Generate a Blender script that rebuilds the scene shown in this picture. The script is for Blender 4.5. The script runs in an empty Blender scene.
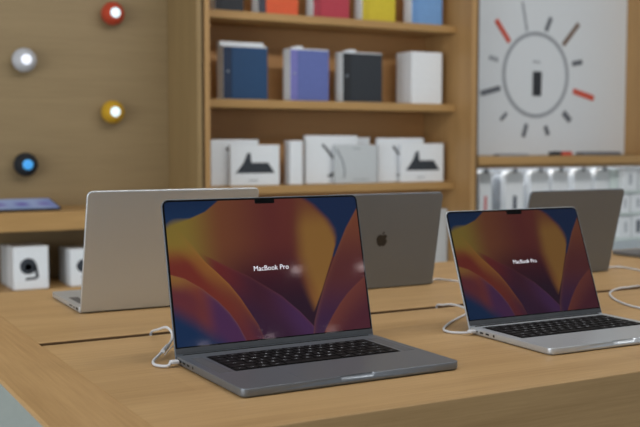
import bpy, bmesh, math, random
import numpy as np
from mathutils import Vector, Matrix

random.seed(7)
SC = bpy.context.scene
COL = SC.collection
T = 0.90                     # height of the table top above the floor; all z below are relative to it

# ------------------------------------------------------------------ camera
F_PX, PITCH, ROLL, YAW, CAM_H = 1010.04, 0.0704, 0.0008, 0.5042, 0.3368
fwd = Vector((math.sin(YAW)*math.cos(PITCH), math.cos(YAW)*math.cos(PITCH), -math.sin(PITCH)))
rgt = Vector((math.cos(YAW), -math.sin(YAW), 0)); upv = rgt.cross(fwd)
r2 = math.cos(ROLL)*rgt + math.sin(ROLL)*upv
u2 = -math.sin(ROLL)*rgt + math.cos(ROLL)*upv
cam_d = bpy.data.cameras.new('camera'); cam = bpy.data.objects.new('camera', cam_d); COL.objects.link(cam)
cam_d.sensor_width = 36.0; cam_d.lens = F_PX*36/640; cam_d.clip_start = 0.05; cam_d.clip_end = 100
M = Matrix((r2, u2, -fwd)).transposed().to_4x4(); M.translation = Vector((0, 0, T+CAM_H)); cam.matrix_world = M
cam_d.dof.use_dof = True; cam_d.dof.focus_distance = 1.55; cam_d.dof.aperture_fstop = 5.6
SC.camera = cam
EYE = Vector((0, 0, CAM_H))
def ray(u, v): return fwd*F_PX + r2*(u-320) - u2*(v-213.5)
def at(u, v, Y):             # a point on the plane y = Y
    d = ray(u, v); return EYE + d*(Y/d.y)
def flat(u, v, z):           # a point on the plane of height z
    d = ray(u, v); return EYE + d*((z-CAM_H)/d.z)

# ------------------------------------------------------------------ world, lights, exposure
SC.view_settings.view_transform = 'Standard'; SC.view_settings.look = 'None'
SC.view_settings.exposure = 0.06; SC.view_settings.gamma = 1.0; SC.view_settings.use_curve_mapping = False
w = bpy.data.worlds.new('world'); SC.world = w; w.use_nodes = True
w.node_tree.nodes['Background'].inputs[0].default_value = (0.86, 0.94, 1.0, 1)
w.node_tree.nodes['Background'].inputs[1].default_value = 0.50
def area(name, loc, size, power, color=(1, 1, 1), rot=(0, 0, 0)):
    d = bpy.data.lights.new(name, 'AREA'); d.shape = 'RECTANGLE'; d.size, d.size_y = size
    d.energy = power; d.color = color
    o = bpy.data.objects.new(name, d); COL.objects.link(o)
    o.location = (loc[0], loc[1], loc[2]+T); o.rotation_euler = rot
    return o
WARM = (1.0, 0.98, 0.95)
for k, (x, y) in enumerate([(-1.2, 1.2), (1.4, 1.2), (4.2, 1.2)]):
    area('ceiling_panel_light', (x, y, 2.33), (1.6, 0.9), 11, WARM)
area('ceiling_panel_light', (1.4, -2.2, 2.33), (3.6, 0.9), 16, WARM)
area('shelf_bay_fill_light', (2.4, 3.1, 2.33), (2.2, 0.25), 4, (1.0, 0.96, 0.90), (math.radians(22), 0, 0))  # added unseen fill that brightens the shelf bay, no known fixture
area('frontal_fill_light', (2.0, 1.25, 2.30), (5.0, 0.25), 46, (1.0, 0.98, 0.95), (math.radians(56), 0, 0))  # added frontal fill reaching the shelf backs, no known fixture

area('storefront_daylight', (-4.0, 0.6, 0.6), (2.6, 4.0), 125, (.93, .97, 1.0), (0, math.radians(-90), math.radians(30)))

# ------------------------------------------------------------------ materials
def lin(c):
    return tuple(((x/255)/12.92 if x/255 <= 0.04045 else ((x/255+0.055)/1.055)**2.4) for x in c)
def new_mat(name):
    m = bpy.data.materials.new(name); m.use_nodes = True
    return m, m.node_tree.nodes, m.node_tree.links, m.node_tree.nodes['Principled BSDF']
def plain(name, rgb, rough=0.5, metal=0.0, spec=0.5, var=0.06, scale=60, emit=None, estr=0.0, coat=0.0, alpha=None):
    m, N, L, P = new_mat(name)
    c = lin(rgb)
    tc = N.new('ShaderNodeTexCoord'); nz = N.new('ShaderNodeTexNoise'); nz.inputs['Scale'].default_value = scale
    rp = N.new('ShaderNodeValToRGB')
    rp.color_ramp.elements[0].position = 0.3; rp.color_ramp.elements[1].position = 0.7
    rp.color_ramp.elements[0].color = tuple(x*(1-var) for x in c)+(1,)
    rp.color_ramp.elements[1].color = tuple(min(1, x*(1+var)) for x in c)+(1,)
    L.new(tc.outputs['Object'], nz.inputs['Vector']); L.new(nz.outputs['Fac'], rp.inputs['Fac'])
    L.new(rp.outputs['Color'], P.inputs['Base Color'])
    P.inputs['Roughness'].default_value = rough; P.inputs['Metallic'].default_value = metal
    P.inputs['Specular IOR Level'].default_value = spec; P.inputs['Coat Weight'].default_value = coat
    if emit:
        P.inputs['Emission Color'].default_value = lin(emit)+(1,); P.inputs['Emission Strength'].default_value = estr
    return m
def wood(name, dark, light, axis, rough=0.45, plank=None, plank_axis=None, spec=0.35, contrast=1.0):
    """oak: fine streaks along `axis` over slow bands; plank = (length, width) of the glued staves"""
    m, N, L, P = new_mat(name)
    tc = N.new('ShaderNodeTexCoord')
    def noise(sl, sc, detail=4, rg=0.55):
        mp = N.new('ShaderNodeMapping'); s = [sc, sc, sc]; s[axis] = sl
        mp.inputs['Scale'].default_value = s
        nz = N.new('ShaderNodeTexNoise'); nz.inputs['Scale'].default_value = 1.0
        nz.inputs['Detail'].default_value = detail; nz.inputs['Roughness'].default_value = rg
        L.new(tc.outputs['Object'], mp.inputs['Vector']); L.new(mp.outputs['Vector'], nz.inputs['Vector'])
        return nz.outputs['Fac']
    def math_(op, a, b):
        n = N.new('ShaderNodeMath'); n.operation = op
        for i, x in enumerate((a, b)):
            if isinstance(x, (int, float)): n.inputs[i].default_value = x
            else: L.new(x, n.inputs[i])
        return n.outputs[0]
    fine = noise(6, 190, 4, .7); band = noise(1.3, 17, 3)
    fac = math_('ADD', math_('MULTIPLY', fine, 0.8*contrast), math_('MULTIPLY', band, 0.6*contrast))
    fac = math_('ADD', fac, 0.5-0.70*contrast)
    if plank:
        sep = N.new('ShaderNodeSeparateXYZ'); L.new(tc.outputs['Object'], sep.inputs[0])
        row = math_('FLOOR', math_('DIVIDE', sep.outputs[plank_axis], plank[1]), 0)
        off = math_('MULTIPLY', row, 0.377*plank[0])
        colm = math_('FLOOR', math_('DIVIDE', math_('ADD', sep.outputs[axis], off), plank[0]), 0)
        cb = N.new('ShaderNodeCombineXYZ'); L.new(row, cb.inputs[0]); L.new(colm, cb.inputs[1])
        wn = N.new('ShaderNodeTexWhiteNoise'); wn.noise_dimensions = '2D'; L.new(cb.outputs[0], wn.inputs['Vector'])
        fac = math_('ADD', fac, math_('MULTIPLY', math_('SUBTRACT', wn.outputs['Value'], 0.5), 0.13))
    rp = N.new('ShaderNodeValToRGB')
    rp.color_ramp.elements[0].position = 0.12; rp.color_ramp.elements[1].position = 0.88
    rp.color_ramp.elements[0].color = lin(dark)+(1,); rp.color_ramp.elements[1].color = lin(light)+(1,)
    L.new(fac, rp.inputs['Fac']); L.new(rp.outputs['Color'], P.inputs['Base Color'])
    bp = N.new('ShaderNodeBump'); bp.inputs['Strength'].default_value = 0.06; bp.inputs['Distance'].default_value = 0.001
    L.new(fine, bp.inputs['Height']); L.new(bp.outputs['Normal'], P.inputs['Normal'])
    P.inputs['Roughness'].default_value = rough; P.inputs['Specular IOR Level'].default_value = spec
    return m
OAK_X = wood('oak_along', (153, 120, 77), (197, 162, 115), 0, plank=(0.9, 0.104), plank_axis=1)
OAK_END = wood('oak_across', (152, 117, 74), (194, 158, 110), 1)
OAK_EDGE = wood('oak_edge', (150, 118, 78), (192, 158, 114), 0)
OAK_LEG = wood('oak_leg', (150, 116, 74), (190, 154, 106), 2)
SHELF_OAK = wood('shelf_oak', (156, 120, 74), (192, 154, 100), 0)
SHELF_BACK = wood('shelf_back_oak', (178, 132, 84), (206, 160, 108), 0, contrast=.6)
SIDE_OAK = wood('side_oak', (156, 120, 76), (190, 152, 102), 2)
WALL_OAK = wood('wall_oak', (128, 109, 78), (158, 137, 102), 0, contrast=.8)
PILLAR_OAK = wood('pillar_oak', (130, 108, 72), (160, 135, 94), 2)
SHADOWGAP = plain('gap_brown', (66, 50, 32), .8)
CHANNEL_SHADE = plain('channel_shade_brown', (104, 78, 48), .8)  # shade inside the groove, painted as brown on floor and walls
WHITE_PAPER = plain('white_card', (230, 235, 240), .45, var=.02)
GREY_PAPER = plain('grey_card', (196, 202, 206), .5, var=.02)
PANEL_WHITE = plain('white_panel', (222, 227, 232), .4, var=.015)
WALLPAINT = plain('wall_paint', (200, 198, 194), .8)
FLOOR_M = plain('floor_terrazzo', (192, 197, 195), .45, var=.08, scale=220)
PLINTH_M = plain('plinth_grey', (166, 175, 172), .5, var=.03)
CEIL_M = plain('ceiling_paint', (150, 150, 150), .9)
SILVER = plain('silver_aluminium', (200, 206, 212), .38, metal=.65, var=.02, scale=900)
SPACE = plain('space_grey_aluminium', (127, 133, 141), .40, metal=.70, var=.02, scale=900)
EMB_S = plain('polished_emblem', (62, 60, 58), .3, metal=.6, var=.01)
KEY_M = plain('key_black', (10, 10, 12), .6, spec=.2, var=.1)
WELL_M = plain('well_black', (7, 7, 8), .7, spec=.15)
GLYPH = plain('glyph_white', (165, 169, 176), .5, emit=(225, 230, 240), estr=.08)
GLASS_BLACK = plain('black_glass', (6, 6, 7), .06, spec=.5, var=.0)
CHIN_REFLECT = plain('chin_reflection_grey', (92, 94, 98), .4, metal=.6)  # keyboard deck's reflection in the black glass, painted as grey
RUBBER = plain('rubber_dark', (24, 24, 25), .8)
PORT_M = plain('port_black', (8, 8, 8), .7)
CABLE_M = plain('cable_white', (204, 206, 210), .6, var=.04, scale=700)
CAPTION = plain('caption_white', (235, 236, 240), .5, emit=(206, 208, 222), estr=.62)

# ------------------------------------------------------------------ mesh helpers
class MB:
    def __init__(s): s.bm = bmesh.new(); s.mi = 0
    def _faces(s, fs, smooth=False):
        for f in fs: f.material_index = s.mi; f.smooth = smooth
    def poly(s, pts, smooth=False):
        f = s.bm.faces.new([s.bm.verts.new(p) for p in pts]); s._faces([f], smooth); return s
    def box(s, x0, x1, y0, y1, z0, z1, bev=0.0, seg=2, only=None):
        b = bmesh.new(); bmesh.ops.create_cube(b, size=1)
        for v in b.verts:
            v.co = ((x0+x1)/2+v.co.x*(x1-x0), (y0+y1)/2+v.co.y*(y1-y0), (z0+z1)/2+v.co.z*(z1-z0))
        if bev:
            bmesh.ops.bevel(b, geom=b.edges[:], offset=bev, segments=seg, affect='EDGES', profile=.5)
        s.merge(b); return s
    def merge(s, b, mat=None, smooth=None):
        if mat: bmesh.ops.transform(b, matrix=mat, verts=b.verts)
        mp = {v: s.bm.verts.new(v.co) for v in b.verts}
        for f in b.faces:
            try: g = s.bm.faces.new([mp[v] for v in f.verts])
            except ValueError: continue
            g.material_index = s.mi; g.smooth = f.smooth if smooth is None else smooth
        b.free()
    def loft(s, loops, cap0=True, cap1=True, smooth=True):
        rows = [[s.bm.verts.new(p) for p in lp] for lp in loops]; n = len(rows[0])
        for a, b in zip(rows, rows[1:]):
            for i in range(n):
                s._faces([s.bm.faces.new((a[i], a[(i+1) % n], b[(i+1) % n], b[i]))], smooth)
        if cap0: s._faces([s.bm.faces.new(rows[0][::-1])])
        if cap1: s._faces([s.bm.faces.new(rows[-1])])
        return s
    def slab(s, x0, x1, y0, y1, z0, z1, r, bt=.001, bb=.001, seg=8, rt=None):
        """rounded rectangle slab; bt / bb roll the top and bottom edges; rt = radius at the +y corners"""
        def loop(ins, z):
            pts = []
            rr = [max(r-ins, 1e-5), max(r-ins, 1e-5)]
            if rt is not None: rr[1] = max(rt-ins, 1e-5)
            for (cx, cy, a0, q) in ((x1-ins, y0+ins, -90, 0), (x1-ins, y1-ins, 0, 1), (x0+ins, y1-ins, 90, 1), (x0+ins, y0+ins, 180, 0)):
                R = rr[q]; sx = 1 if a0 in (-90, 0) else -1; sy = 1 if a0 in (0, 90) else -1
                for k in range(seg+1):
                    a = math.radians(a0+90*k/seg)
                    pts.append((cx-sx*R+R*math.cos(a), cy-sy*R+R*math.sin(a), z))
            return pts
        L = []
        st = 4
        for k in range(st+1):
            a = math.pi/2*k/st; L.append(loop(bb*(1-math.sin(a)), z0+bb*(1-math.cos(a))))
        for k in range(st+1):
            a = math.pi/2*k/st; L.append(loop(bt*(1-math.cos(a)), z1-bt+bt*math.sin(a)))
        return s.loft(L)
    def tube(s, pts, r, seg=10, sub=6, ends=True, taper=None):
        P = smooth_path(pts, sub); n = len(P); loops = []
        t = (P[1]-P[0]).normalized(); nrm = t.orthogonal().normalized()
        for i in range(n):
            t2 = (P[min(i+1, n-1)]-P[max(i-1, 0)]).normalized()
            nrm = (nrm-t2*nrm.dot(t2)).normalized(); bi = t2.cross(nrm)
            rr = r if taper is None else taper(i/(n-1))
            loops.append([P[i]+rr*(math.cos(a)*nrm+math.sin(a)*bi) for a in [2*math.pi*k/seg for k in range(seg)]])
        return s.loft(loops, ends, ends)
    def lathe(s, prof, seg=40, axis='z', c=(0, 0, 0)):
        loops = []
        for (r, h) in prof:
            lp = []
            for k in range(seg):
                a = 2*math.pi*k/seg; x, y = r*math.cos(a), r*math.sin(a)
                p = (x, y, h) if axis == 'z' else (x, -h, y)
                lp.append((p[0]+c[0], p[1]+c[1], p[2]+c[2]))
            loops.append(lp)
        return s.loft(loops)
    def mesh(s, name, mats):
        bmesh.ops.recalc_face_normals(s.bm, faces=s.bm.faces)
        me = bpy.data.meshes.new(name); s.bm.to_mesh(me); s.bm.free()
        for m in (mats if isinstance(mats, (list, tuple)) else [mats]): me.materials.append(m)
        return me
    def obj(s, name, mats, parent=None, loc=(0, 0, 0), rot=None, label=None):
        o = bpy.data.objects.new(name, s.mesh(name, mats)); COL.objects.link(o)
        if parent: o.parent = parent; o.location = loc
        else: o.location = (loc[0], loc[1], loc[2]+T)
        if rot: o.rotation_euler = rot
        if label: o['label'] = label
        return o
def smooth_path(pts, sub):
    P = [Vector(p) for p in pts]
    if sub <= 1 or len(P) < 3: return P
    out = []
    for i in range(len(P)-1):
        a = P[i-1] if i else 2*P[0]-P[1]; b, c = P[i], P[i+1]; d = P[i+2] if i+2 < len(P) else 2*P[-1]-P[-2]
        for k in range(sub):
            t = k/sub
            out.append(.5*((2*b)+(c-a)*t+(2*a-5*b+4*c-d)*t*t+(3*b-a-3*c+d)*t**3))
    return out+[P[-1]]
def tag(o, label, cat, group=None):
    o['label'] = label; o['category'] = cat
    if group: o['group'] = group
    return o
def thing(name, label, cat, loc=(0, 0, 0), rz=0, group=None):
    o = bpy.data.objects.new(name, None); COL.objects.link(o); o.empty_display_size = .05
    o.location = (loc[0], loc[1], loc[2]+T); o.rotation_euler = (0, 0, rz)
    return tag(o, label, cat, group)
def structure(o): o['kind'] = 'structure'; return o
def text_mesh(body, size, bold=0.0, spacing=1.0):
    cu = bpy.data.curves.new('txt', 'FONT'); cu.body = body; cu.size = size; cu.align_x = 'CENTER'; cu.align_y = 'CENTER'
    cu.offset = bold; cu.resolution_u = 3; cu.space_character = spacing
    o = bpy.data.objects.new('txt', cu); COL.objects.link(o)
    bpy.context.view_layer.update()
    me = bpy.data.meshes.new_from_object(o.evaluated_get(bpy.context.evaluated_depsgraph_get()))
    bpy.data.objects.remove(o); bpy.data.curves.remove(cu)
    b = bmesh.new(); b.from_mesh(me); bpy.data.meshes.remove(me); return b

# ------------------------------------------------------------------ the room
FL = -T
structure(MB().box(-4.5, 8, -9.5, 4.75, FL-.05, FL).obj('floor', FLOOR_M))
structure(MB().box(-4.5, 8, 4.66, 4.75, FL, 2.4).obj('wall_back', WALLPAINT))
structure(MB().box(-4.5, 8, -9.5, 4.75, 2.4, 2.45).obj('ceiling', CEIL_M))

# ------------------------------------------------------------------ the long table
TF, TG, TB, TL, TR = 1.0604, 1.6832, 2.318, 0.2859, 3.75
GW = .0130
table = thing('table', 'long pale oak display table carrying the laptops', 'table', (TL, TF, FL))
def tb(x): return x-TL
def ty(y): return y-TF
TH = .10; EB = flat(39.6, 344.7, 0).x-TL; z1 = T; z0 = T-TH
m = MB()   # left end board: thin lip then an undercut running back under the top
def end_board(x_out, x_in, under):
    s = 1 if x_in > x_out else -1
    prof = [(x_in, z1), (x_out+s*.0025, z1), (x_out, z1-.0025), (x_out, z1-.006), (x_out+s*under, z0), (x_in, z0) if abs(x_in-x_out) > under else (x_out+s*under, z0)]
    if abs(x_in-x_out) <= under: prof[-1] = (x_out+s*(under+.002), z0)
    b = MB()
    b.loft([[(p[0], 0, p[1]) for p in prof], [(p[0], ty(TB), p[1]) for p in prof]], smooth=False)
    return b
end_board(0, EB, .112).obj('end_board', OAK_END, table)
end_board(tb(TR), tb(TR)-EB, .112).obj('end_board', OAK_END, table)
MB().box(EB+.0002, tb(TR)-EB-.0002, 0, ty(TG-GW), z0, z1, .0016, 2).obj('front_board', OAK_X, table)
MB().box(EB+.0002, tb(TR)-EB-.0002, ty(TG+GW), ty(TB), z0, z1, .0016, 2).obj('rear_board', OAK_X, table)
MB().box(EB, tb(TR)-EB, ty(TG-GW), ty(TG+GW), z0, z1-.018).box(EB+.0003, tb(TR)-EB-.0003, ty(TG+GW)-.0022, ty(TG+GW)-.0001, z1-.02, z1-.0012).box(EB+.0003, tb(TR)-EB-.0003, ty(TG-GW)+.0001, ty(TG-GW)+.0022, z1-.02, z1-.0012).obj('cable_channel', CHANNEL_SHADE, table, label='cable channel sunk along the middle of the table top, its shade painted brown')
for x in (.75, tb(TR)-.85):
    for y in (.16, ty(TB)-.25):
        MB().box(x, x+.1, y, y+.1, 0, z0, .003).obj('leg', OAK_LEG, table)

# ------------------------------------------------------------------ laptops
def wallpaper(U, V):
    """abstract folded petals in orange, gold, maroon and deep blue; V runs down"""
    def c(r, g, b): return np.array(lin((r, g, b)))
    def it(pts, x, swap=False):
        a = sorted([(p[1], p[0]) if swap else p for p in pts]); return np.interp(x, [q[0] for q in a], [q[1] for q in a])
    def mix(a, b, t): t = np.clip(t, 0, 1)[..., None]; return a*(1-t)+b*t
    def ss(x, lo, hi): t = np.clip((x-lo)/(hi-lo), 0, 1); return t*t*(3-2*t)
    one = np.ones(U.shape+(3,))
    # background fold: olive gold at left, rust in the middle, maroon then near black plum below
    bg = mix(one*c(150, 126, 50), one*c(132, 76, 46), ss(U, .06, .28))
    bg = mix(bg, one*c(108, 44, 44), ss(U, .22, .55)*.9)
    bg = mix(bg, one*c(120, 56, 44), ss(U, .50, .62)*(1-ss(V, .05, .5))*.5)
    bg = mix(bg, one*c(76, 28, 40), ss(V, .28, .62)*ss(U, .12, .4))
    bg = mix(bg, one*c(48, 26, 46), ss(V, .50, .80)*.9)
    # deep blue beyond the fold, top left, its edge soft at the far left
    A = it([(0, .18), (.02, .158), (.038, .148), (.114, .123), (.193, .077), (.252, .013), (.262, .0), (1, -.9)], U)
    soft = .045*(1-ss(U, .03, .14))+.006
    blue = mix(one*c(20, 46, 84), one*c(26, 56, 96), V/.15)
    out = mix(bg, blue, np.clip((A-V)/soft+.3, 0, 1))
    # left sweeps, from the back forwards
    e3 = it([(.10, .30), (.172, .383), (.276, .471), (.382, .553), (.457, .628), (.535, .706), (.625, .833), (.701, .965), (.75, 1.06)], U)
    d3 = V-e3; p3 = mix(one*c(122, 44, 42), one*c(78, 34, 52), ss(U, .22, .42)); p3 = mix(p3, one*c(82, 46, 92), ss(U, .42, .64))
    p3 = mix(p3, one*c(66, 34, 62), ss(d3, .06, .3))
    p3 = mix(p3, one*c(140, 74, 66), np.exp(-np.clip(d3, 0, 9)/.010)*.35)
    out = mix(out, p3, ss(d3, -.004, .004)*ss(U, .13, .24)*(1-ss(U, .72, .76)))
    e2 = it([(.0, .10), (.07, .23), (.121, .332), (.171, .43), (.229, .518), (.278, .598), (.326, .698), (.364, .797), (.402, .897), (.423, .986), (.5, 1.3)], U)
    d2 = V-e2; p2 = mix(one*c(156, 128, 50), one*c(160, 98, 44), ss(V, .26, .45)); p2 = mix(p2, one*c(128, 60, 46), ss(V, .45, .75)); p2 = mix(p2, one*c(88, 42, 66), ss(V, .72, 1.0))
    p2 = mix(p2, one*c(134, 52, 40), ss(d2, .05, .2)*ss(V, .30, .46)*(1-ss(V, .6, .9)*.6))
    p2 = mix(p2, one*c(182, 120, 54), np.exp(-np.clip(d2, 0, 9)/.022)*.65*(1-ss(V, .55, .98)*.75))
    w2 = .03*(1-ss(V, .3, .42))+.004
    out = mix(out, p2, ss(d2, -w2, w2)*ss(V, .16, .36))
    e1 = it([(-.01, .50), (.002, .505), (.065, .537), (.145, .615), (.215, .709), (.264, .793), (.302, .883), (.333, .989), (.5, 1.6)], U)
    d1 = V-e1; p1 = mix(one*c(162, 112, 54), one*c(138, 64, 52), ss(U+.6*d1, .02, .16)); p1 = mix(p1, one*c(88, 48, 92), ss(U, .11, .22))
    p1 = mix(p1, one*c(118, 52, 60), ss(d1, .02, .14)*(1-ss(U, .08, .2)))
    eb = it([(-.01, .752), (.097, .856), (.206, .99), (.4, 1.25)], U)
    p1 = mix(p1, one*c(24, 54, 96), ss(V-eb, -.10, .07))
    p1 = mix(p1, one*c(168, 108, 70), np.exp(-np.clip(d1, 0, 9)/.012)*.45)
    out = mix(out, p1, ss(d1, -.004, .004))
    # right hand petal behind, dark blue above it, the standing gold petal in front
    rp = it([(1.03, .03), (1.001, .088), (.926, .238), (.847, .439), (.781, .623), (.725, .805), (.697, .908), (.68, 1.02)], V, True)
    r = mix(one*c(132, 72, 48), one*c(104, 50, 50), ss(V, .15, .55)); r = mix(r, one*c(70, 38, 76), ss(V, .55, .95))
    r = mix(r, one*c(156, 96, 64), np.exp(-np.clip(U-rp, 0, 9)/.010)*.4)
    gr = it([(.700, .845), (.756, .69), (.80, .55), (.835, .44), (.856, .36), (.858, .303), (.845, .235), (.819, .162), (.748, .049), (.70, .0), (.69, -.05)], V, True)
    gl = it([(.645, .0), (.636, .098), (.622, .232), (.618, .42), (.643, .583), (.675, .73), (.702, .84)], V, True)
    out = mix(out, one*c(26, 46, 84), ss(U-gr, -.03*(1-ss(V, .2, .4))-.003, .03*(1-ss(V, .2, .4))+.003)*(U < rp+.004)*(V < .45))
    out = mix(out, r, ss(U-rp, -.003, .003))
    g = mix(one*c(118, 62, 44), one*c(158, 112, 52), ss(U-gl, .0, .09)); g = mix(g, one*c(118, 60, 44), (1-ss(V, .02, .24))*.8)
    g = mix(g, one*c(176, 120, 52), ss(V, .55, .82)*.5)
    wg = .028*(1-ss(V, .22, .42))
    out = mix(out, g, ss(U-gl, -.02, .035)*ss(gr-U, -wg-.003, wg+.004)*(1-ss(V, .835, .85)))
    lr = it([(.72, 1.05), (.75, .982), (.799, .881), (.845, .80), (.893, .73), (.945, .67), (.996, .618), (1.01, .605)], U)
    d4 = V-lr; q = mix(one*c(124, 62, 54), one*c(92, 40, 54), ss(d4, .0, .26)); q = mix(q, one*c(150, 86, 66), np.exp(-np.clip(d4, 0, 9)/.012)*.4)
    out = mix(out, q, ss(d4, -.003, .003)*(U > .72))
    grey = out.mean(-1, keepdims=True); return out*.97+grey*.03
def display_mat(name, strength):
    m, N, L, Pn = new_mat(name); a = N.new('ShaderNodeVertexColor'); a.layer_name = 'picture'
    Pn.inputs['Base Color'].default_value = (.004, .004, .005, 1); Pn.inputs['Roughness'].default_value = .05
    L.new(a.outputs['Color'], Pn.inputs['Emission Color']); Pn.inputs['Emission Strength'].default_value = strength
    return m
DISPLAY_M = display_mat('display_light', .50); DISPLAY_DIM = display_mat('display_dim_light', .36)
def picture_grid(name, x0, x1, y0, y1, z, nx, ny, fn, corner=0.0):
    me = bpy.data.meshes.new(name)
    xs = np.linspace(0, 1, nx+1); ys = np.linspace(0, 1, ny+1); U, V = np.meshgrid(xs, ys)
    v = np.stack([x0+U*(x1-x0), y1-V*(y1-y0), np.full(U.shape, z)], -1).reshape(-1, 3)
    i = (np.arange(ny)[:, None]*(nx+1)+np.arange(nx)[None]).ravel()
    f = np.stack([i, i+nx+1, i+nx+2, i+1], 1)
    me.from_pydata(v.tolist(), [], f.tolist())
    rgb = fn(U, V)
    if corner:
        W_, H_ = x1-x0, y1-y0; dx = np.minimum(U, 1-U)*W_; dy = V*H_
        out_ = (dx < corner) & (dy < corner) & ((corner-dx)**2+(corner-dy)**2 > corner**2); rgb[out_] = .0015
    ca = me.color_attributes.new('picture', 'FLOAT_COLOR', 'POINT')
    ca.data.foreach_set('color', np.concatenate([rgb.reshape(-1, 3), np.ones((U.size, 1))], 1).astype(np.float32).ravel())
    return me
KW, KD, ROWS = .282, .110, 6
KEYROWS = [
 [('esc', 1.5)]+[('F%d' % k, 1) for k in range(1, 13)]+[('', 1)],
 [(ch, 1) for ch in '`1234567890-=']+[('delete', 1.5)],
 [('tab', 1.5)]+[(ch, 1) for ch in 'QWERTYUIOP[]']+[('\\', 1)],
 [('caps', 1.75)]+[(ch, 1) for ch in "ASDFGHJKL;'"]+[('return', 1.75)],
 [('shift', 2.25)]+[(ch, 1) for ch in 'ZXCVBNM,./']+[('shift', 2.25)],
 [('fn', 1), ('ctrl', 1), ('opt', 1), ('cmd', 1.25), ('', 5), ('cmd', 1.25), ('opt', 1), ('<', 1), ('^', 1), ('>', 1)]]
def key_meshes():
    out = []; pitch = (KW-.004)/14.5; rp = (KD-.004)/ROWS; g = .0014
    for ri, row in enumerate(KEYROWS):
        x = .002; y1_ = KD-.002-ri*rp; sc = 14.5/sum(k[1] for k in row)
        for txt, wd in row:
            x1_ = x+wd*pitch*sc; b = MB()
            b.slab(x+g, x1_-g, y1_-rp+g, y1_-g, .0001, .0012, .0016, .0003, .0001, seg=3)
            if txt:
                tm = text_mesh(txt, .0068 if len(txt) == 1 else .0036, .00004); b.mi = 1
                b.merge(tm, Matrix.Translation(((x+x1_)/2, y1_-rp/2, .00128)), False)
            out.append(b.mesh('key', [KEY_M, GLYPH])); x = x1_
    return out
KEYS = key_meshes()
WELL_MESH = MB().slab(0, KW, 0, KD, -.0006, .00005, .003, .00005, .00005, 4).mesh('keyboard', WELL_M)
def emblem_outline():
    """a rounded fruit with a bite on the right and a leaf above, about 2 units tall"""
    half = [(0, .60), (.18, .68), (.42, .72), (.66, .62), (.84, .40), (.90, .08), (.84, -.28), (.68, -.62), (.46, -.88), (.26, -.95), (.10, -.90), (0, -.87)]
    P = [Vector((x, y, 0)) for x, y in half]; R = smooth_path(P, 4)
    Lf = [Vector((-p.x*1.0, p.y, 0)) for p in R][1:-1][::-1]
    bite = Vector((.98, .12, 0)); br = .36; body = []
    ins = [p for p in R]
    k0 = next(i for i, p in enumerate(ins) if (p-bite).length < br); k1 = max(i for i, p in enumerate(ins) if (p-bite).length < br)
    a0 = math.atan2(*((ins[k0-1]-bite).yx)); a1 = math.atan2(*((ins[k1+1]-bite).yx)) % (2*math.pi)
    arc = [bite+br*Vector((math.cos(a0+(a1-a0)*t/8), math.sin(a0+(a1-a0)*t/8), 0)) for t in range(0, 9)]
    body = ins[:k0]+arc+ins[k1+1:]+Lf
    lf = []
    for t in range(9): a = math.pi/2*t/8; lf.append(Vector((-.02+.36*math.sin(a), .76+.40*(1-math.cos(a)), 0)))
    for t in range(1, 8): a = math.pi/2*t/8; lf.append(Vector((-.02+.36-.36*math.sin(a), 1.16-.40*(1-math.cos(a)), 0)))
    return body, lf
def emblem(parent, mat, cx, cy, z, s, flip=False):
    b = MB()
    for outl in emblem_outline():
        pts = [((p.x*(-1 if flip else 1))*s+cx, p.y*s+cy) for p in outl]
        b.loft([[(x, y, z) for x, y in pts], [(x, y, z-.0002) for x, y in pts]], smooth=False)
    bmesh.ops.triangulate(b.bm, faces=[f for f in b.bm.faces if len(f.verts) > 4])
    return b.obj('emblem', mat, parent, label='polished fruit emblem')
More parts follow.
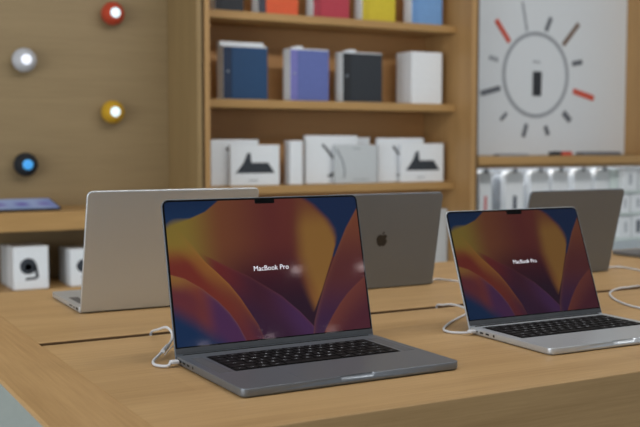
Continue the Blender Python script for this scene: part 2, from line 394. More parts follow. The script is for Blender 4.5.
def make_laptop(big, shell, label, group, loc, rz, lid_angle, front=True):
    W, D, ZB = (.3557, .2481, .0128) if big else (.3126, .2212, .0118)
    t = thing('laptop', label, 'laptop', loc, rz, group); z_ = .0008; LH = D-.006
    # base with the finger scoop cut in the front edge
    base = MB().slab(0, W, 0, D-.0105, z_, ZB, .0110, .0008, .0030, seg=8, rt=.004).obj('base', shell, t)
    nw = .062 if big else .056; cut = MB()
    cut.lathe([(.0001, -nw/2), (.0075, -nw/2+.002), (.0105, -nw/2+.006), (.0105, nw/2-.006), (.0075, nw/2-.002), (.0001, nw/2)], 24)
    cme = cut.mesh('scoop', shell); co = bpy.data.objects.new('scoop', cme); COL.objects.link(co)
    co.rotation_euler = (0, math.pi/2, 0); co.location = (W/2, -.0042, ZB+.0042)
    bo = bpy.data.objects.new('tmp', base.data); COL.objects.link(bo)
    md = bo.modifiers.new('b', 'BOOLEAN'); md.object = co; md.operation = 'DIFFERENCE'; md.solver = 'EXACT'
    bpy.context.view_layer.update()
    nm = bpy.data.meshes.new_from_object(bo.evaluated_get(bpy.context.evaluated_depsgraph_get()))
    bpy.data.objects.remove(bo); bpy.data.objects.remove(co); base.data = nm; nm.name = 'base'
    for fx in (.03, W-.03):
        for fy in (.022, D-.03):
            MB().lathe([(.006, 0), (.0075, .0004), (.0075, .0014)], 20, c=(fx, fy, 0)).obj('foot', RUBBER, t)
    # ports: charging and data ports at the left, card slot, data and video at the right
    zc = (z_+ZB)/2+.0006
    def port(side, y, ln, h):
        b = MB(); x = 0 if side < 0 else W
        b.box(x-.00025, x+.00025, y-ln/2, y+ln/2, zc-h/2, zc+h/2); o = b.obj('port', PORT_M, base); return o
    for y, ln, h in ((D-.024, .013, .0030), (D-.042, .009, .0030), (D-.058, .009, .0030), (D-.076, .0042, .0042)): port(-1, y, ln, h)
    for y, ln, h in ((D-.030, .0145, .0048), (D-.052, .009, .0030), (D-.078, .023, .0026)): port(1, y, ln, h)
    kx, ky = (W-KW)/2, (.102 if big else .089)
    kb = bpy.data.objects.new('keyboard', WELL_MESH); COL.objects.link(kb); kb.parent = t; kb.location = (kx, ky, ZB)
    for me in KEYS:
        k = bpy.data.objects.new('key', me); COL.objects.link(k); k.parent = kb
    pw, pd = (.160, .094) if big else (.130, .081)
    MB().slab(W/2-pw/2, W/2+pw/2, .0045, .0045+pd, ZB-.0003, ZB+.00018, .004, .0001, .0001, 5).obj('trackpad', shell, t)
    if big:
        g = plain('speaker_grille', (104, 106, 110), .5, metal=.5, var=.15, scale=1500)
        for x0_, x1_ in ((.012, kx-.006), (W-kx+.006, W-.012)):
            MB().box(x0_, x1_, ky, ky+KD, ZB-.0002, ZB+.00006).obj('speaker_grille', g, t)
    # lid group sits on the hinge line
    R = (lid_angle, 0, 0); HL = (0, D-.006, ZB-.001)
    MB().slab(.012, W-.012, -.0052, .0012, .0002, .0044, .0012, .0006, .0006, 3).obj('hinge', RUBBER, t, HL, R)
    lid = MB().slab(0, W, -.0085, LH, -.0038, .0003, .004, .0004, .0020, seg=8, rt=.0115).obj('lid', shell, t, HL, R)
    emblem(lid, EMB_S, W/2, .5*LH, -.0040, .0165, True)
    scr = MB().slab(.0013, W-.0013, .0022, LH-.0013, .0002, .0008, .003, .0002, .0001, seg=8, rt=.0102).obj('screen', GLASS_BLACK, t, HL, R)
    MB().box(.0014, W-.0014, .0024, .0105, .0006, .00105, .0002).obj('chin_reflection', CHIN_REFLECT, scr, label='strip along the bottom of the screen, painted grey as a reflection of the deck')
    X0, X1, Y0, Y1 = .0042, W-.0042, .0125, LH-.0042
    nx = (300, 195) if front else (60, 40)
    d = bpy.data.objects.new('display', DISP['b' if big else 's'] if front else DISP_LO['b' if big else 's'])
    COL.objects.link(d); d.parent = scr; d['label'] = 'lit display showing folded orange, gold and blue petals'
    nh = .0068
    MB().slab(W/2-.018, W/2+.018, Y1-nh, Y1+.002, .0009, .0011, .0022, .0001, .0001, 4, rt=.0001).obj('camera_notch', GLASS_BLACK, scr)
    s = 1.0 if big else W/.3557
    b = MB(); tm = text_mesh('MacBook Pro', 0.0116*s, -.00001*s, 1.0); b.merge(tm, Matrix.Translation((W/2-.0006, .1250*s+(0 if big else .002), .0013)), False)
    b.obj('caption_text', CAPTION, scr, label='white words on the display')
    return t
DISP, DISP_LO = {}, {}
for key, (W_, D_) in dict(b=(.3557, .2481), s=(.3126, .2212)).items():
    LH_ = D_-.006
    DISP[key] = picture_grid('display', .0042, W_-.0042, .0125, LH_-.0042, .00095, 300, 195, wallpaper, .006)
    DISP_LO[key] = picture_grid('display', .0042, W_-.0042, .0125, LH_-.0042, .00095, 60, 40, wallpaper, .006)
_h = flat(80.5, 312.9, .003); _f = flat(49.8, 290.6, .0128); L3_RZ = math.atan2(_h.x-_f.x, _f.y-_h.y)+math.pi
_e = Vector((math.cos(L3_RZ), math.sin(L3_RZ))); _n = Vector((-math.sin(L3_RZ), math.cos(L3_RZ)))
_o = _h.xy-_e*.3557-_n*.2455; L3_LOC = (_o.x, _o.y, 0); print('L3', L3_LOC, L3_RZ)
LG = 'laptops standing open on the long oak table'
make_laptop(True, SPACE, 'large dark grey open laptop at the front left, its lit screen facing the viewer', LG, (.5422, 1.1929, 0), .0069, 1.337)
make_laptop(False, SILVER, 'smaller silver open laptop at the front right, its lit screen facing the viewer', LG, (1.0805, 1.203, 0), -.0139, 1.201)
make_laptop(True, SILVER, 'large pale silver laptop seen from behind, at the left end of the far row', LG, L3_LOC, L3_RZ, 1.295, False)
make_laptop(False, SPACE, 'grey laptop seen from behind with a fruit emblem showing on its lid', LG, (1.3848, 2.1734, 0), 3.1413, 1.385, False)
make_laptop(False, SPACE, 'grey laptop seen from behind, partly hidden by the smaller silver laptop with a lit screen', LG, (1.93, 2.1535, 0), 3.148, 1.333, False)
make_laptop(False, SPACE, 'dark laptop cut off by the right edge, only its base corner showing', LG, (2.232+.3126, 2.228, 0), 3.1416, 1.35, False)

# charging cables: white braided leads from the channel to each laptop
def cable(label, pts, conn, r=.0022, ferrule=None):
    """pts: world points along the lead, conn: (point, unit direction) of the plug at the laptop's side"""
    base = Vector(pts[0]); base.z = 0
    t = thing('charging_cable', label, 'cable', base, 0, 'white charging cables on the table')
    pts = [(p[0], p[1], p[2] if p[2] < 0 else max(p[2], r+.0009)) for p in pts]
    MB().tube([Vector(p)-base for p in pts], r, 10, 8).obj('lead', CABLE_M, t)
    if ferrule:
        a_, b_ = Vector(ferrule[0])-base, Vector(ferrule[1])-base
        MB().tube([a_, a_.lerp(b_, .5), b_], .0036, 12, 4).obj('ferrule', CABLE_M, t)
    if conn:
        p, d = Vector(conn[0]), Vector(conn[1]).normalized(); q = p-base
        rot = Vector((1, 0, 0)).rotation_difference(d).to_matrix().to_4x4()
        b = MB(); tmp = MB().slab(-.013, 0, -.006, .006, -.0024, .0024, .002, .0012, .0012, 4)
        b.merge(tmp.bm, Matrix.Translation(q) @ rot); b.obj('plug', CABLE_M, t)
    return t
def P(u, v, z): p = flat(u, v, z); return (p.x, p.y, z)
# front left laptop: out of the channel, up and over, back down to a fold, then along to the plug
pl = Vector((.5422-.0036, 1.1929+.2481-.024, .0075))
def yp(u, v, Y): p = at(u, v, Y); return (p.x, p.y, p.z)
cable('white charging cable looping up beside the large dark grey laptop',
      [(flat(151.5, 334.2, 0).x, TG, -.012), (flat(151.5, 334.2, 0).x+.001, TG, .003), yp(159, 329.3, 1.615), yp(166, 327.3, 1.575), yp(171, 331, 1.55), yp(172.3, 337, 1.53), yp(170, 343, 1.51),
       yp(164.5, 349.5, 1.485), P(157.5, 356.5, .006), P(153.3, 361.5, .0025), P(154.6, 365.3, .002), P(161, 366.4, .0025), P(168, 365.8, .0045), (pl.x-.0125, pl.y, .0072)],
      (pl, (1, 0, 0)), ferrule=(yp(167.8, 345.8, 1.499), P(162.6, 351.5, .012)))
MB_s = MB().tube([P(164.8, 354.8, .003), P(168, 351, .006), P(172, 346.8, .01), P(177, 343.5, .012)], .0008, 8, 6)
tag(MB_s.obj('tether', CABLE_M), 'thin white tether running behind the large dark grey laptop from its cable fold', 'cable')
pl = Vector((1.0805-.0012+.0027, 1.203+.2212-.024, .0075))
cable('white charging cable folded beside the smaller silver laptop with a lit screen',
      [(flat(437, 306.9, 0).x, TG, -.012), (flat(437, 306.9, 0).x+.001, TG, .003), P(443, 305.0, .008), P(450, 304.3, .012), P(459, 306, .013), P(467, 309.5, .012), P(470, 312.5, .008), P(463, 315.6, .005), P(452, 321.3, .003),
       P(444.8, 327.6, .002), P(444.3, 330.7, .002), P(449, 332.4, .0022), P(458, 332.8, .003), P(467, 332.6, .005), (pl.x-.0125, pl.y, .0072)],
      (pl, (1, 0, 0)))
cable('white charging cable curling across the table at the right edge of the photo',
      [(flat(640.5, 287.2, 0).x, TG, -.012), (flat(639.5, 287.3, 0).x, TG, .003), P(628, 287.2, .006), P(619.5, 288.3, .005), P(612, 290.9, .003), P(609.8, 294.2, .002), P(612.5, 298, .002), P(619, 302, .002), P(629, 305.8, .002), P(641, 308.6, .002), P(668, 314, .002)], None)
pr = Vector((1.3848+.0012-.0002, 2.1734-.2212+.024, .0075))
cable('white charging cable plugged into the grey laptop with the fruit emblem',
      [(flat(492, 301.7, 0).x, TG, -.012), (flat(491, 301.8, 0).x, TG, .003), P(482, 293, .002), P(466, 283.2, .002), P(449, 280.6, .002), P(438, 279.2, .003), (pr.x+.013, pr.y, .0072)], (pr, (-1, 0, 0)))
pr = Vector((1.93+.0030, 2.1535-.2212+.024, .0075))
cable('white charging cable plugged into the grey laptop behind the smaller silver one',
      [(flat(664, 285.2, 0).x, TG, -.012), (flat(663, 285.2, 0).x, TG, .003), P(657, 278, .002), P(642, 271.5, .002), P(628, 268.5, .002), P(618, 267, .003), (pr.x+.013, pr.y, .0072)], (pr, (-1, 0, 0)))

# ------------------------------------------------------------------ wall cabinetry
YF = 4.15; YB = 4.57; TOP = 2.3
YP = 4.51
# left bay
LB0, LB1 = -.9, 1.676
LZ1, LZ0 = .053, -.026
CZ = at(30, 290, 4.2).z
bay = thing('display_bay', 'oak wall bay at the left with speakers on its back panel and a ledge', 'shelving', (LB0, YF, FL))
def B(x0, x1, y0, y1, z0_, z1_, bev=.0015): return MB().box(x0-ox, x1-ox, y0-oy, y1-oy, z0_-oz, z1_-oz, bev)
ox, oy, oz = LB0, YF, FL
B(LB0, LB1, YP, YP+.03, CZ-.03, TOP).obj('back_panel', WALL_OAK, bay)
B(LB1, LB1+.023, YF, YP+.06, FL, TOP).obj('side_panel', PILLAR_OAK, bay)
B(LB0, LB1-.001, YF, YP-.001, LZ0, LZ1, .002).obj('ledge', SHELF_OAK, bay)
B(LB0, LB1-.001, YF, YP-.001, CZ-.04, CZ, .002).obj('cubby_floor', SHELF_OAK, bay)
B(LB0, LB1-.001, YF+.03, YF+.06, FL, CZ-.041).obj('plinth', PLINTH_M, bay, label='grey plinth below the open cubby')
# middle bay
MX0, MX1 = 1.713, 3.188
ox, oy, oz = MX0, YF, FL
YS = 4.285
unit = thing('shelving_unit', 'oak shelving unit in the middle of the wall, stocked with boxes', 'shelving', (MX0, YF, FL))
B(LB1+.023, MX0, YF+.012, YF+.4, FL, TOP, 0).obj('shadow_gap', SHADOWGAP, unit)
B(MX0, MX0+.024, YF, YB+.03, FL, TOP).obj('side_panel', SIDE_OAK, unit)
B(MX1-.018, MX1+.014, YF, YB+.03, FL, TOP).obj('side_panel', SIDE_OAK, unit)
B(MX0+.025, MX1-.019, YB, YB+.03, FL, TOP).obj('back_panel', SHELF_BACK, unit)
SHZ = []
for (u, v, th) in ((335, 17.6, .036), (335, 101.5, .038), (335, 184.2, .038), (335, 281, .036)):
    z = at(u, v, YS).z; SHZ.append(z)
    B(MX0+.025, MX1-.019, YS, YB-.001, z-th, z, .0015).obj('shelf', SHELF_OAK, unit)
B(MX0+.025, MX1-.019, YS+.02, YS+.05, FL, SHZ[3]-.037).obj('plinth', PLINTH_M, unit)
# right bay
RX0 = 3.222; RX1 = at(626, 80, 4.45).x; YW = 4.45
ox, oy, oz = RX0, YF, FL
rb = thing('display_bay', 'oak wall bay at the right with a white graphic panel above a ledge', 'shelving', (RX0, YF, FL))
RZ1 = at(560, 156.0, YF).z; RZ0 = RZ1-.042
B(MX1+.014, RX0, YF+.012, YF+.4, FL, TOP, 0).obj('shadow_gap', SHADOWGAP, rb)
B(RX1, RX1+.03, YF, YB, RZ1+.001, TOP).obj('side_panel', SIDE_OAK, rb)
B(RX0, RX1+.5, YF, YB, RZ0, RZ1, .002).obj('ledge', SHELF_OAK, rb)
B(RX0, RX1+.5, YW+.02, YW+.05, FL, RZ0-.001).obj('lower_back_panel', PANEL_WHITE, rb)
B(RX0, RX1+.5, YF+.1, YW, FL, -.42).obj('plinth', PLINTH_M, rb)
B(RX0+.004, RX1+.45, YF+.07, YF+.10, RZ0-.021, RZ0-.0005, .002).obj('peg_rail', SIDE_OAK, rb)
led = B(RX0+.05, RX1+.45, YF+.235, YF+.255, RZ0-.012, RZ0-.0005, .002).obj('light_strip', plain('led_strip', (240, 245, 250), .5, emit=(235, 242, 255), estr=.8), rb)
area('ledge_light', ((RX0+RX1)/2+.2, YF+.22, RZ0-.016), (RX1-RX0+.4, .03), 1.1, (.95, .98, 1))

# white graphic panel with its printed dial of bands
gp = thing('graphic_panel', 'white graphic panel showing a ring with short bands around it', 'sign', (RX0, YW, RZ1))
ox, oy, oz = RX0, YW, RZ1
B(RX0+.001, RX1-.001, YW, YW+.03, RZ1+.001, TOP).obj('board', PANEL_WHITE, gp)
def gpt(u, v): p = at(u, v, YW-.001); return Vector((p.x-ox, -.001, p.z-oz))
RING = plain('print_grey', (160, 165, 172), .5); INK = plain('print_ink', (42, 44, 50), .5); RED = plain('print_red', (208, 84, 64), .5)
BROWN = plain('print_brown', (124, 104, 92), .5); DGREY = plain('print_dark', (104, 108, 116), .5)
c0 = gpt(536, 75); rr = abs(gpt(536, 34).z-gpt(536, 116.5).z)/2
b = MB(); n = 64
b.loft([[c0+Vector((math.cos(2*math.pi*k/n)*q, dy, math.sin(2*math.pi*k/n)*q)) for k in range(n)] for q, dy in ((rr-.011, 0), (rr-.011, -.002), (rr+.011, -.002), (rr+.011, 0))], False, False, False)
b.obj('ring', RING, gp)
def stroke(u0, v0, u1, v1, wpx, mat, name='band', lab=None):
    a, c = gpt(u0, v0), gpt(u1, v1); d = (c-a).normalized(); nrm = Vector((-d.z, 0, d.x))*(wpx*.0062/2)
    q = [a-nrm, c-nrm, c+nrm, a+nrm]; out = Vector((0, -.003, 0))
    MB().loft([q, [p+out for p in q]], smooth=False).obj(name, mat, gp, label=lab)
stroke(537.3, 71.5, 536.6, 96, 10, INK, 'centre_block')
stroke(533, 61.5, 540, 62.5, 1.6, RING, 'centre_mark')
stroke(496, 20, 509.5, 42, 4.6, RED, lab='red band'); stroke(522.5, 2, 527, 31, 2.2, RING); stroke(551, 17.5, 546, 31, 4.2, DGREY)
stroke(578.5, 24, 563, 45, 4.4, BROWN); stroke(572, 64, 582, 62, 4.5, DGREY); stroke(573, 91, 593.5, 98.5, 5.2, RED, lab='red band')
stroke(563, 112.5, 570, 121, 5.5, DGREY); stroke(545, 126, 548, 135, 4.4, DGREY); stroke(526.5, 124, 523, 137, 4.0, DGREY)
stroke(506.5, 113, 500.5, 120, 3.2, DGREY); stroke(480.5, 93.5, 500, 88, 4.8, DGREY); stroke(489, 57, 498, 60, 4.0, RING)

# ------------------------------------------------------------------ round speakers on the left bay's panel
def speaker(u, v, body, glow, label):
    p = at(u, v, YP-.045); r = .052
    t = thing('smart_speaker', label, 'speaker', (p.x, YP, p.z-r), 0, 'round speakers on the oak panel')
    prof = []
    for k in range(15):
        a = math.radians(-62+k*(62+64)/14); prof.append((r*math.cos(a), .042+.046*math.sin(a)))
    prof = [(prof[0][0], 0.0005)]+prof
    MB().lathe(prof, 40, 'y', (0, 0, r)).obj('body', body, t)
    zt = prof[-1][1]; rt_ = prof[-1][0]
    MB().lathe([(rt_-.0004, zt-.0005), (rt_-.0006, zt+.0012), (rt_*.6, zt+.0022), (.0005, zt+.0026)], 32, 'y', (0, 0, r)).obj('touch_top', glow, t, label='lit touch top')
GLOW_W = plain('glow_white', (235, 238, 245), .3, emit=(222, 226, 240), estr=.72)
GLOW_B = plain('glow_blue', (60, 130, 200), .3, emit=(70, 165, 225), estr=.6)
GLOW_C = plain('glow_cool', (225, 240, 245), .3, emit=(206, 232, 240), estr=.75)
def fabric(n, c): return plain(n, c, .85, var=.25, scale=260)
speaker(113, 13.5, fabric('fabric_orange', (178, 62, 34)), GLOW_C, 'orange red round speaker, topmost on the oak panel')
speaker(24.5, 60, fabric('fabric_white', (188, 190, 196)), GLOW_W, 'pale grey round speaker near the left edge of the oak panel')
speaker(113, 112, fabric('fabric_yellow', (192, 150, 28)), GLOW_C, 'yellow round speaker on the oak panel below the orange one')
speaker(26, 164.5, fabric('fabric_black', (26, 30, 36)), GLOW_B, 'black round speaker with a blue lit top, above the tablet')

# tablet on the ledge, propped low at its back edge
tp = at(62, 211.8, 4.185)
TW_, TD_ = .30, .205
tilt = math.radians(9)
tab = thing('tablet', 'tablet with a lit blue and purple screen lying on the left ledge', 'tablet', (tp.x-TW_, tp.y, LZ1))
Rt = (tilt, 0, 0); Zt = .0115
MB().slab(0, TW_, 0, TD_, 0, .007, .012, .001, .001, 6).obj('body', plain('tablet_grey', (78, 80, 86), .4, metal=.6), tab, (0, 0, Zt-.008), Rt)
MB().box(.03, TW_-.03, .03, .17, .0008, .0045, .001).obj('prop', RUBBER, tab)
MB().box(.05, TW_-.05, .165, .175, .004, .028, .001).obj('stand', RUBBER, tab)
def tab_pic(U, V):
    a = np.array(lin((124, 146, 186))); b_ = np.array(lin((84, 70, 150))); c_ = np.array(lin((60, 92, 158)))
    k = .5+.5*np.sin(U*19+1)*np.cos(V*5+.6); k2 = np.exp(-((V-.55)/.22)**2)
    o = a+(b_-a)*(k*k2)[..., None]; f = np.clip((U-.75)/.2, 0, 1)[..., None]; return o*(1-.6*f)+c_*.6*f
tm_ = picture_grid('screen', .007, TW_-.007, .007, TD_-.007, .0074, 60, 40, tab_pic)
tm_.materials.append(display_mat('tablet_light', .7))
for k_ in 'bs':
    for d_ in (DISP[k_], DISP_LO[k_]): d_.materials.append(DISPLAY_M if k_ == 'b' else DISPLAY_DIM)
ts = bpy.data.objects.new('screen', tm_); COL.objects.link(ts); ts.parent = tab; ts.location = (0, 0, Zt-.008); ts.rotation_euler = Rt

# ------------------------------------------------------------------ boxes
def carton(label, x0, x1, yf, dep, z0_, z1_, mat=WHITE_PAPER, group=None, cover=None, spine=None, dot=None, pics=None, knob=False, name='product_box', cat='box', bev=.002):
    """a standing carton; cover = colour of the sheet on its front; pics draws printed shapes on the front"""
    z0_ += .0008; t = thing(name, label, cat, (x0, yf, z0_), 0, group); W_, H_ = x1-x0, z1_-z0_
    MB().box(0, W_, 0, dep, 0, H_, bev).obj('carton', mat, t)
    if cover:
        sx = .19*W_ if spine else .0
        MB().box(sx, W_-.001, -.004, -.0002, .003, H_-.006, .0012).obj('cover', cover, t, label='coloured cover')
        if spine:
            MB().box(.001, sx-.0005, -.004, -.0002, .003, H_-.006, .0012).obj('spine', spine, t, label='darker folded spine')
            if dot: MB().lathe([(.006, .004), (.0055, .0052), (.0003, .0055)], 20, 'y', (sx*.55, 0, H_*.52)).obj('disc', dot, t)
    if knob: MB().slab(W_*.16, W_*.34, .002, .016, H_-.001, H_+.012, .004, .003, .001, 4).obj('hang_tab', mat, t)
    for nm, mt, polys in (pics or []):
        b_ = MB()
        for pl_ in polys:
            q = [Vector((x*W_, -.0003, z*H_)) for x, z in pl_]
            b_.loft([q, [p+Vector((0, -.0008, 0)) for p in q]], smooth=False)
        b_.obj(nm, mt, t)
    return t
def disc(cx, cz, rx, rz, n=24): return [(cx+rx*math.cos(2*math.pi*k/n), cz+rz*math.sin(2*math.pi*k/n)) for k in range(n)]
def bar(x0, z0_, x1, z1_, w_):
    a, c = Vector((x0, z0_)), Vector((x1, z1_)); d = (c-a).normalized(); nn = Vector((-d.y, d.x))*w_/2
    return [tuple(a-nn), tuple(c-nn), tuple(c+nn), tuple(a+nn)]
def xs(u, v, Y): return at(u, v, Y).x
YC = 4.335                                   # fronts of the boxes on the shelves
def cov(n, c): return plain(n, c, .55, var=.04)
EMB_DOT = plain('disc_grey', (150, 160, 172), .4)
GF = 'folio case boxes on the upper shelves'
def folio(u0, u1, vtop, shelf, color, cname, where, dark=None, knob=False, extra=0.0, back=True, dot=True, deps=(.036, .036)):
    z0_ = SHZ[shelf]; v = 75 if shelf else 10; x0, x1 = xs(u0, v, YC), xs(u1, v, YC)
    z1_ = at((u0+u1)/2, vtop, YC).z if vtop is not None else z0_+.25
    sp = cov(cname.replace(' ', '_')+'_spine', dark) if dark else None
    carton('%s folio case box, the front one %s' % (cname, where), x0, x1, YC, deps[0], z0_, z1_, WHITE_PAPER, GF,
           cov(cname.replace(' ', '_')+'_cover', color) if color else None, sp, EMB_DOT if dot and dark else None, None, knob, 'folio_box')
    if back:
        carton('white-edged box standing right behind the %s folio case box' % cname, x0+.001, x1-.012+.012, YC+deps[0]+.004, deps[1], z0_, z1_+extra, WHITE_PAPER, GF, None, None, None, None, knob, 'folio_box')
MID, UP = 'on the middle shelf', 'on the top shelf'
folio(223, 267.5, 46, 1, (22, 66, 108), 'navy blue', MID, (18, 44, 76), False, .022)
folio(290, 328.5, 49, 1, (94, 108, 172), 'lavender', MID, (118, 118, 186), True)
folio(342.5, 382, 52.5, 1, (38, 44, 52), 'charcoal', MID, (28, 32, 38), True)
folio(411.5, 442, 52, 1, None, 'plain white', MID, None, False, 0, True, False, (.07, .07))
folio(214.5, 243.5, None, 0, (32, 36, 44), 'black', UP, (26, 28, 36))
folio(258, 298, None, 0, (220, 90, 46), 'orange', UP, (58, 62, 76), dot=False)
folio(313, 349, None, 0, (176, 52, 70), 'crimson', UP, (158, 46, 64), dot=False)
folio(362, 395, None, 0, (206, 186, 42), 'yellow', UP, (196, 176, 40), dot=False)
folio(411.5, 442, None, 0, (112, 156, 208), 'sky blue', UP, (104, 148, 202), dot=False)

# bottom shelf: thin white accessory boxes with printed pictures
PIC = plain('print_charcoal', (48, 54, 62), .5); PIC2 = plain('print_mid', (120, 128, 136), .5)
KBD = [('picture', PIC, [[(.10, .30), (.90, .30), (.76, .56), (.26, .56)], [(.26, .56), (.34, .80), (.40, .80), (.42, .56)]]), ('caption_line', PIC2, [bar(.36, .12, .56, .12, .02)])]
PEN = [('picture', PIC, [bar(.32, .82, .56, .48, .045), bar(.56, .48, .60, .40, .02)]), ('foot_picture', PIC, [disc(.55, .2, .07, .05), bar(.42, .16, .70, .16, .05)])]
CURV = [('picture', PIC2, [bar(.02, .9, .16, .60, .03), bar(.16, .60, .22, .34, .03), bar(.22, .34, .20, .14, .03)]), ('caption_line', PIC2, [bar(.42, .10, .8, .10, .015), bar(.4, .9, .6, .9, .015)])]
GB = 'accessory boxes on the bottom shelf'; zb = SHZ[2]
def acc(label, u0, u1, vt, Y, pics=None, mat=WHITE_PAPER, dep=.024):
    v = 165; carton(label, xs(u0, v, Y), xs(u1, v, Y), Y, dep, zb, at((u0+u1)/2, vt, Y).z, mat, GB, pics=pics, name='accessory_box', bev=.0015)
acc('tall white accessory box at the left end of the bottom shelf, behind another', 211, 258.5, 139.5, 4.372, PEN)
acc('white accessory box with a keyboard picture, left end of the bottom shelf', 230.5, 279.5, 144.8, 4.330, KBD)
acc('narrow plain white accessory box standing alone between wider ones', 290, 302.8, 140.5, 4.335, None, WHITE_PAPER, .06)
acc('white accessory box peeking out highest at the back of the middle cluster', 318, 369.5, 137.5, 4.42)
acc('wide white accessory box with a stylus picture in the middle cluster', 305.5, 357.5, 135.5, 4.372, PEN)
acc('light grey accessory box with a thin curved line, front of the middle cluster', 335.5, 377, 144.8, 4.330, CURV, GREY_PAPER)
acc('white accessory box with a stylus picture behind the right keyboard box', 377.8, 423.5, 138, 4.372, PEN)
acc('white accessory box with a keyboard picture, right end of the bottom shelf', 401.5, 443.5, 143.5, 4.330, KBD)
# the lowest shelf
xa, xb = xs(424, 235, 4.33), MX1-.03
carton('large white box on the lowest shelf beside the grey laptop with the emblem', xa, xb, 4.33, .2, SHZ[3], at(440, 209, 4.33).z, GREY_PAPER)

# left cubby boxes
RINGP = [('picture', PIC, [disc(.42, .54, .24, .19), bar(.62, .55, .68, .26, .09), bar(.34, .24, .66, .26, .06)]), ('picture_highlight', PIC2, [disc(.42, .52, .10, .08)])]
Yc = 4.215
def cub(label, u0, u1, vt, Y, dep, pics=None, mat=WHITE_PAPER):
    carton(label, xs(u0, 268, Yc), xs(u1, 268, Yc), Y, dep, CZ, at((u0+u1)/2, vt, Y).z, mat, 'boxes in the cubby under the left ledge', pics=pics)
cub('white cube box with a dark round picture under the tablet ledge', 13.5, 48.5, 246.5, Yc, .128, RINGP)
cub('pale box standing directly behind the white cube box with the round picture', 13.5, 48.5, 245.5, Yc+.135, .12, None, GREY_PAPER)
cub('white box half hidden by the large pale silver laptop', 70.5, 104, 248.5, Yc, .078, RINGP)
cub('grey-sided box standing behind the white box half hidden by the silver laptop', 70.5, 104, 247.5, Yc+.086, .10, None, GREY_PAPER)

# ------------------------------------------------------------------ right ledge and what hangs below it
def ledge_item(name, label, cat, u0, u1, v, Y, dep, h, mat, extra=None):
    x0, x1 = xs(u0, v, Y), xs(u1, v, Y); t = thing(name, label, cat, (x0, Y, RZ1))
    MB().slab(0, x1-x0, 0, dep, .0005, h, min(.008, dep*.3), .002, .001, 5).obj('body', mat, t)
    MB().slab(.01, x1-x0-.01, dep*.2, dep*.8, h, h+.002, .004, .0006, .0001, 4).obj('clasp', extra or DGREY, t)
ledge_item('watch_band', 'pale grey watch band lying at the left of the right ledge', 'watch band', 499, 530, 153, 4.25, .05, .010, RING)
ledge_item('watch_band', 'short black watch band lying beside the red one on the ledge', 'watch band', 554, 562, 151, 4.26, .05, .022, INK)
ledge_item('watch_band', 'short red watch band lying on the right ledge', 'watch band', 563.5, 573, 151, 4.25, .05, .022, RED)
ledge_item('watch_band', 'long dark watch band lying at the right of the ledge', 'watch band', 584, 622, 150, 4.28, .07, .018, DGREY)

CLEAR = plain('pack_white', (232, 236, 240), .3, var=.02)
def pack(label, u0, u1, vt, vb, Y, dep, stripe=None, mat=CLEAR, peg=True):
    v = 195; x0, x1 = xs(u0, v, Y), xs(u1, v, Y); zt, zl = at((u0+u1)/2, vt, Y).z, at((u0+u1)/2, vb, Y).z
    t = thing('hanging_pack', label, 'package', (x0, Y, zl), 0, 'white packs hanging below the right ledge'); W_, H_ = x1-x0, zt-zl
    b_ = MB(); tmp = MB().slab(0, W_, 0, H_, 0, dep, .004, .003, .003, 5, rt=W_*.28)
    b_.merge(tmp.bm, Matrix(((1, 0, 0, 0), (0, 0, 1, 0), (0, 1, 0, 0), (0, 0, 0, 1)))); b_.obj('carton', mat, t)
    if stripe: MB().box(W_*.40, W_*.60, -.002, 0, H_*.06, H_*.62, .0005).obj('printed_picture', stripe, t)
    if peg:
        MB().tube([(W_/2, dep*.2, H_-.012), (W_/2, YW+.019-Y, H_-.012)], .003, 8, 1).obj('peg', SPACE, t)
        MB().slab(W_/2-.012, W_/2+.012, -.004, 0, H_-.01, H_+.012, .004, .001, .001, 3).obj('hang_tab', DGREY, t)
    return t
Yk = 4.30
PS = plain('pack_red', (206, 92, 92), .4); PD = plain('pack_dark', (70, 78, 92), .4); PG = plain('pack_grey', (168, 174, 182), .4)
pack('white hanging pack with a red stripe, nearest the shelving unit', 479.5, 491.5, 171.5, 236, Yk, .05, PS)
pack('white hanging pack with a dark stripe beside the red-striped one', 506, 523.5, 171, 236, Yk, .05, PD)
pack('white hanging pack third along from the shelving unit below the ledge', 531, 549, 170.5, 236, Yk, .05, PG)
pack('white hanging pack fourth along, above the grey laptop behind the silver one', 552.5, 568.5, 170, 236, Yk, .05, PD)
pack('white hanging pack fifth along from the shelving unit below the ledge', 574, 591.5, 169.5, 236, Yk, .05, PG)
pack('white hanging pack last in the row, next to the white rack', 595, 612.5, 169, 236, Yk, .05, PG)
for k, (u0, u1) in enumerate([(493, 504), (525.5, 530.5), (569.5, 573.5)]):
    pack('grey hanging pack showing between %s' % ['the red-striped and the dark-striped white packs', 'the second and third white packs', 'the fourth and fifth white packs'][k], u0+4, u1+4, 176, 236, Yk+.075, .04, None, PG, False)
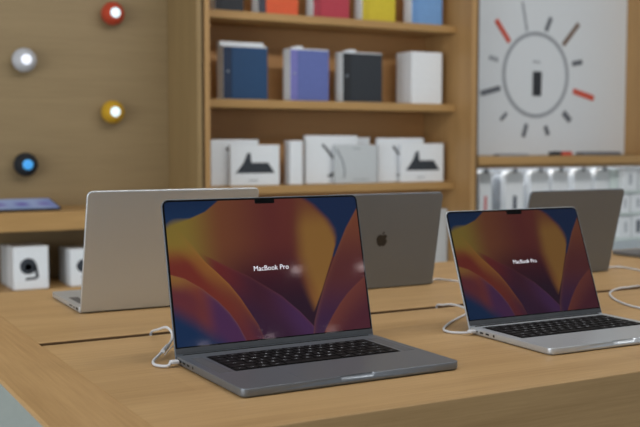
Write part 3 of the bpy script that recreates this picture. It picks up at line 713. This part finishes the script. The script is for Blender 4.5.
# white rack at the right edge
YR = 4.22
GLW = plain('rack_white', (214, 226, 224), .25, var=.02)
rx0, rx1 = xs(618, 200, YR), xs(668, 200, YR)
zl_ = [at(632, v, YR).z for v in (190.5, 212.5, 237.5)]
rack = thing('display_rack', 'white three-tier display rack at the right edge below the ledge', 'rack', (rx0, YR, zl_[2]-.02))
ox, oy, oz = rx0, YR, zl_[2]-.02
for z in zl_: B(rx0, rx1, YR, YR+.058, z-.014, z, .002).obj('shelf', GLW, rack)
B(rx0, rx1, YR+.0585, YR+.068, zl_[2]-.02, zl_[0]+.12, .002).obj('back_panel', GLW, rack)
def rb_(label, u0, u1, vt, tier, pic=None, mat=CLEAR):
    Y = YR+.008; carton(label, xs(u0, 200, Y), xs(u1, 200, Y), Y, .045, zl_[tier], at((u0+u1)/2, vt, Y).z, mat, 'boxes on the white rack', pics=pic)
MARK = [('picture', PG, [bar(.5, .25, .5, .75, .2)])]; MARKD = [('picture', PD, [bar(.45, .2, .45, .8, .3)])]
rb_('tall bright white box on the top tier of the white rack', 623, 637, 168, 0, MARK)
rb_('white box at the right end of the rack top tier', 639, 652, 169.5, 0, MARK)
rb_('white box on the left of the rack middle tier', 621, 630, 194.5, 1, MARK)
rb_('white box on the right of the rack middle tier', 631.5, 645, 194, 1, MARK)
rb_('white box on the left of the rack lowest tier', 621, 631.5, 216.5, 2, MARK)
rb_('box with a dark picture on the right of the rack lowest tier', 633, 646, 215.5, 2, MARKD)

# ------------------------------------------------------------------ ceiling spots behind the camera, mirrored in the lit screens
SPOT = plain('spot_glow', (255, 250, 240), .5, emit=(255, 232, 232), estr=42.0)
for k, (x, y) in enumerate([(4.533, -5.245), (5.305, -5.289), (6.191, -7.649), (4.525, -7.737), (5.36, -7.69)]):
    t = thing('ceiling_spot', 'small round recessed ceiling spotlight behind the camera', 'ceiling light', (x, y, 2.4), 0, 'recessed ceiling spotlights')
    MB().lathe([(.055, -.0005), (.055, -.006), (.040, -.008), (.038, -.0005)], 28).obj('trim', CEIL_M, t)
    MB().lathe([(.034, -.0005), (.034, -.004), (.0005, -.005)], 28).obj('lens', SPOT, t)
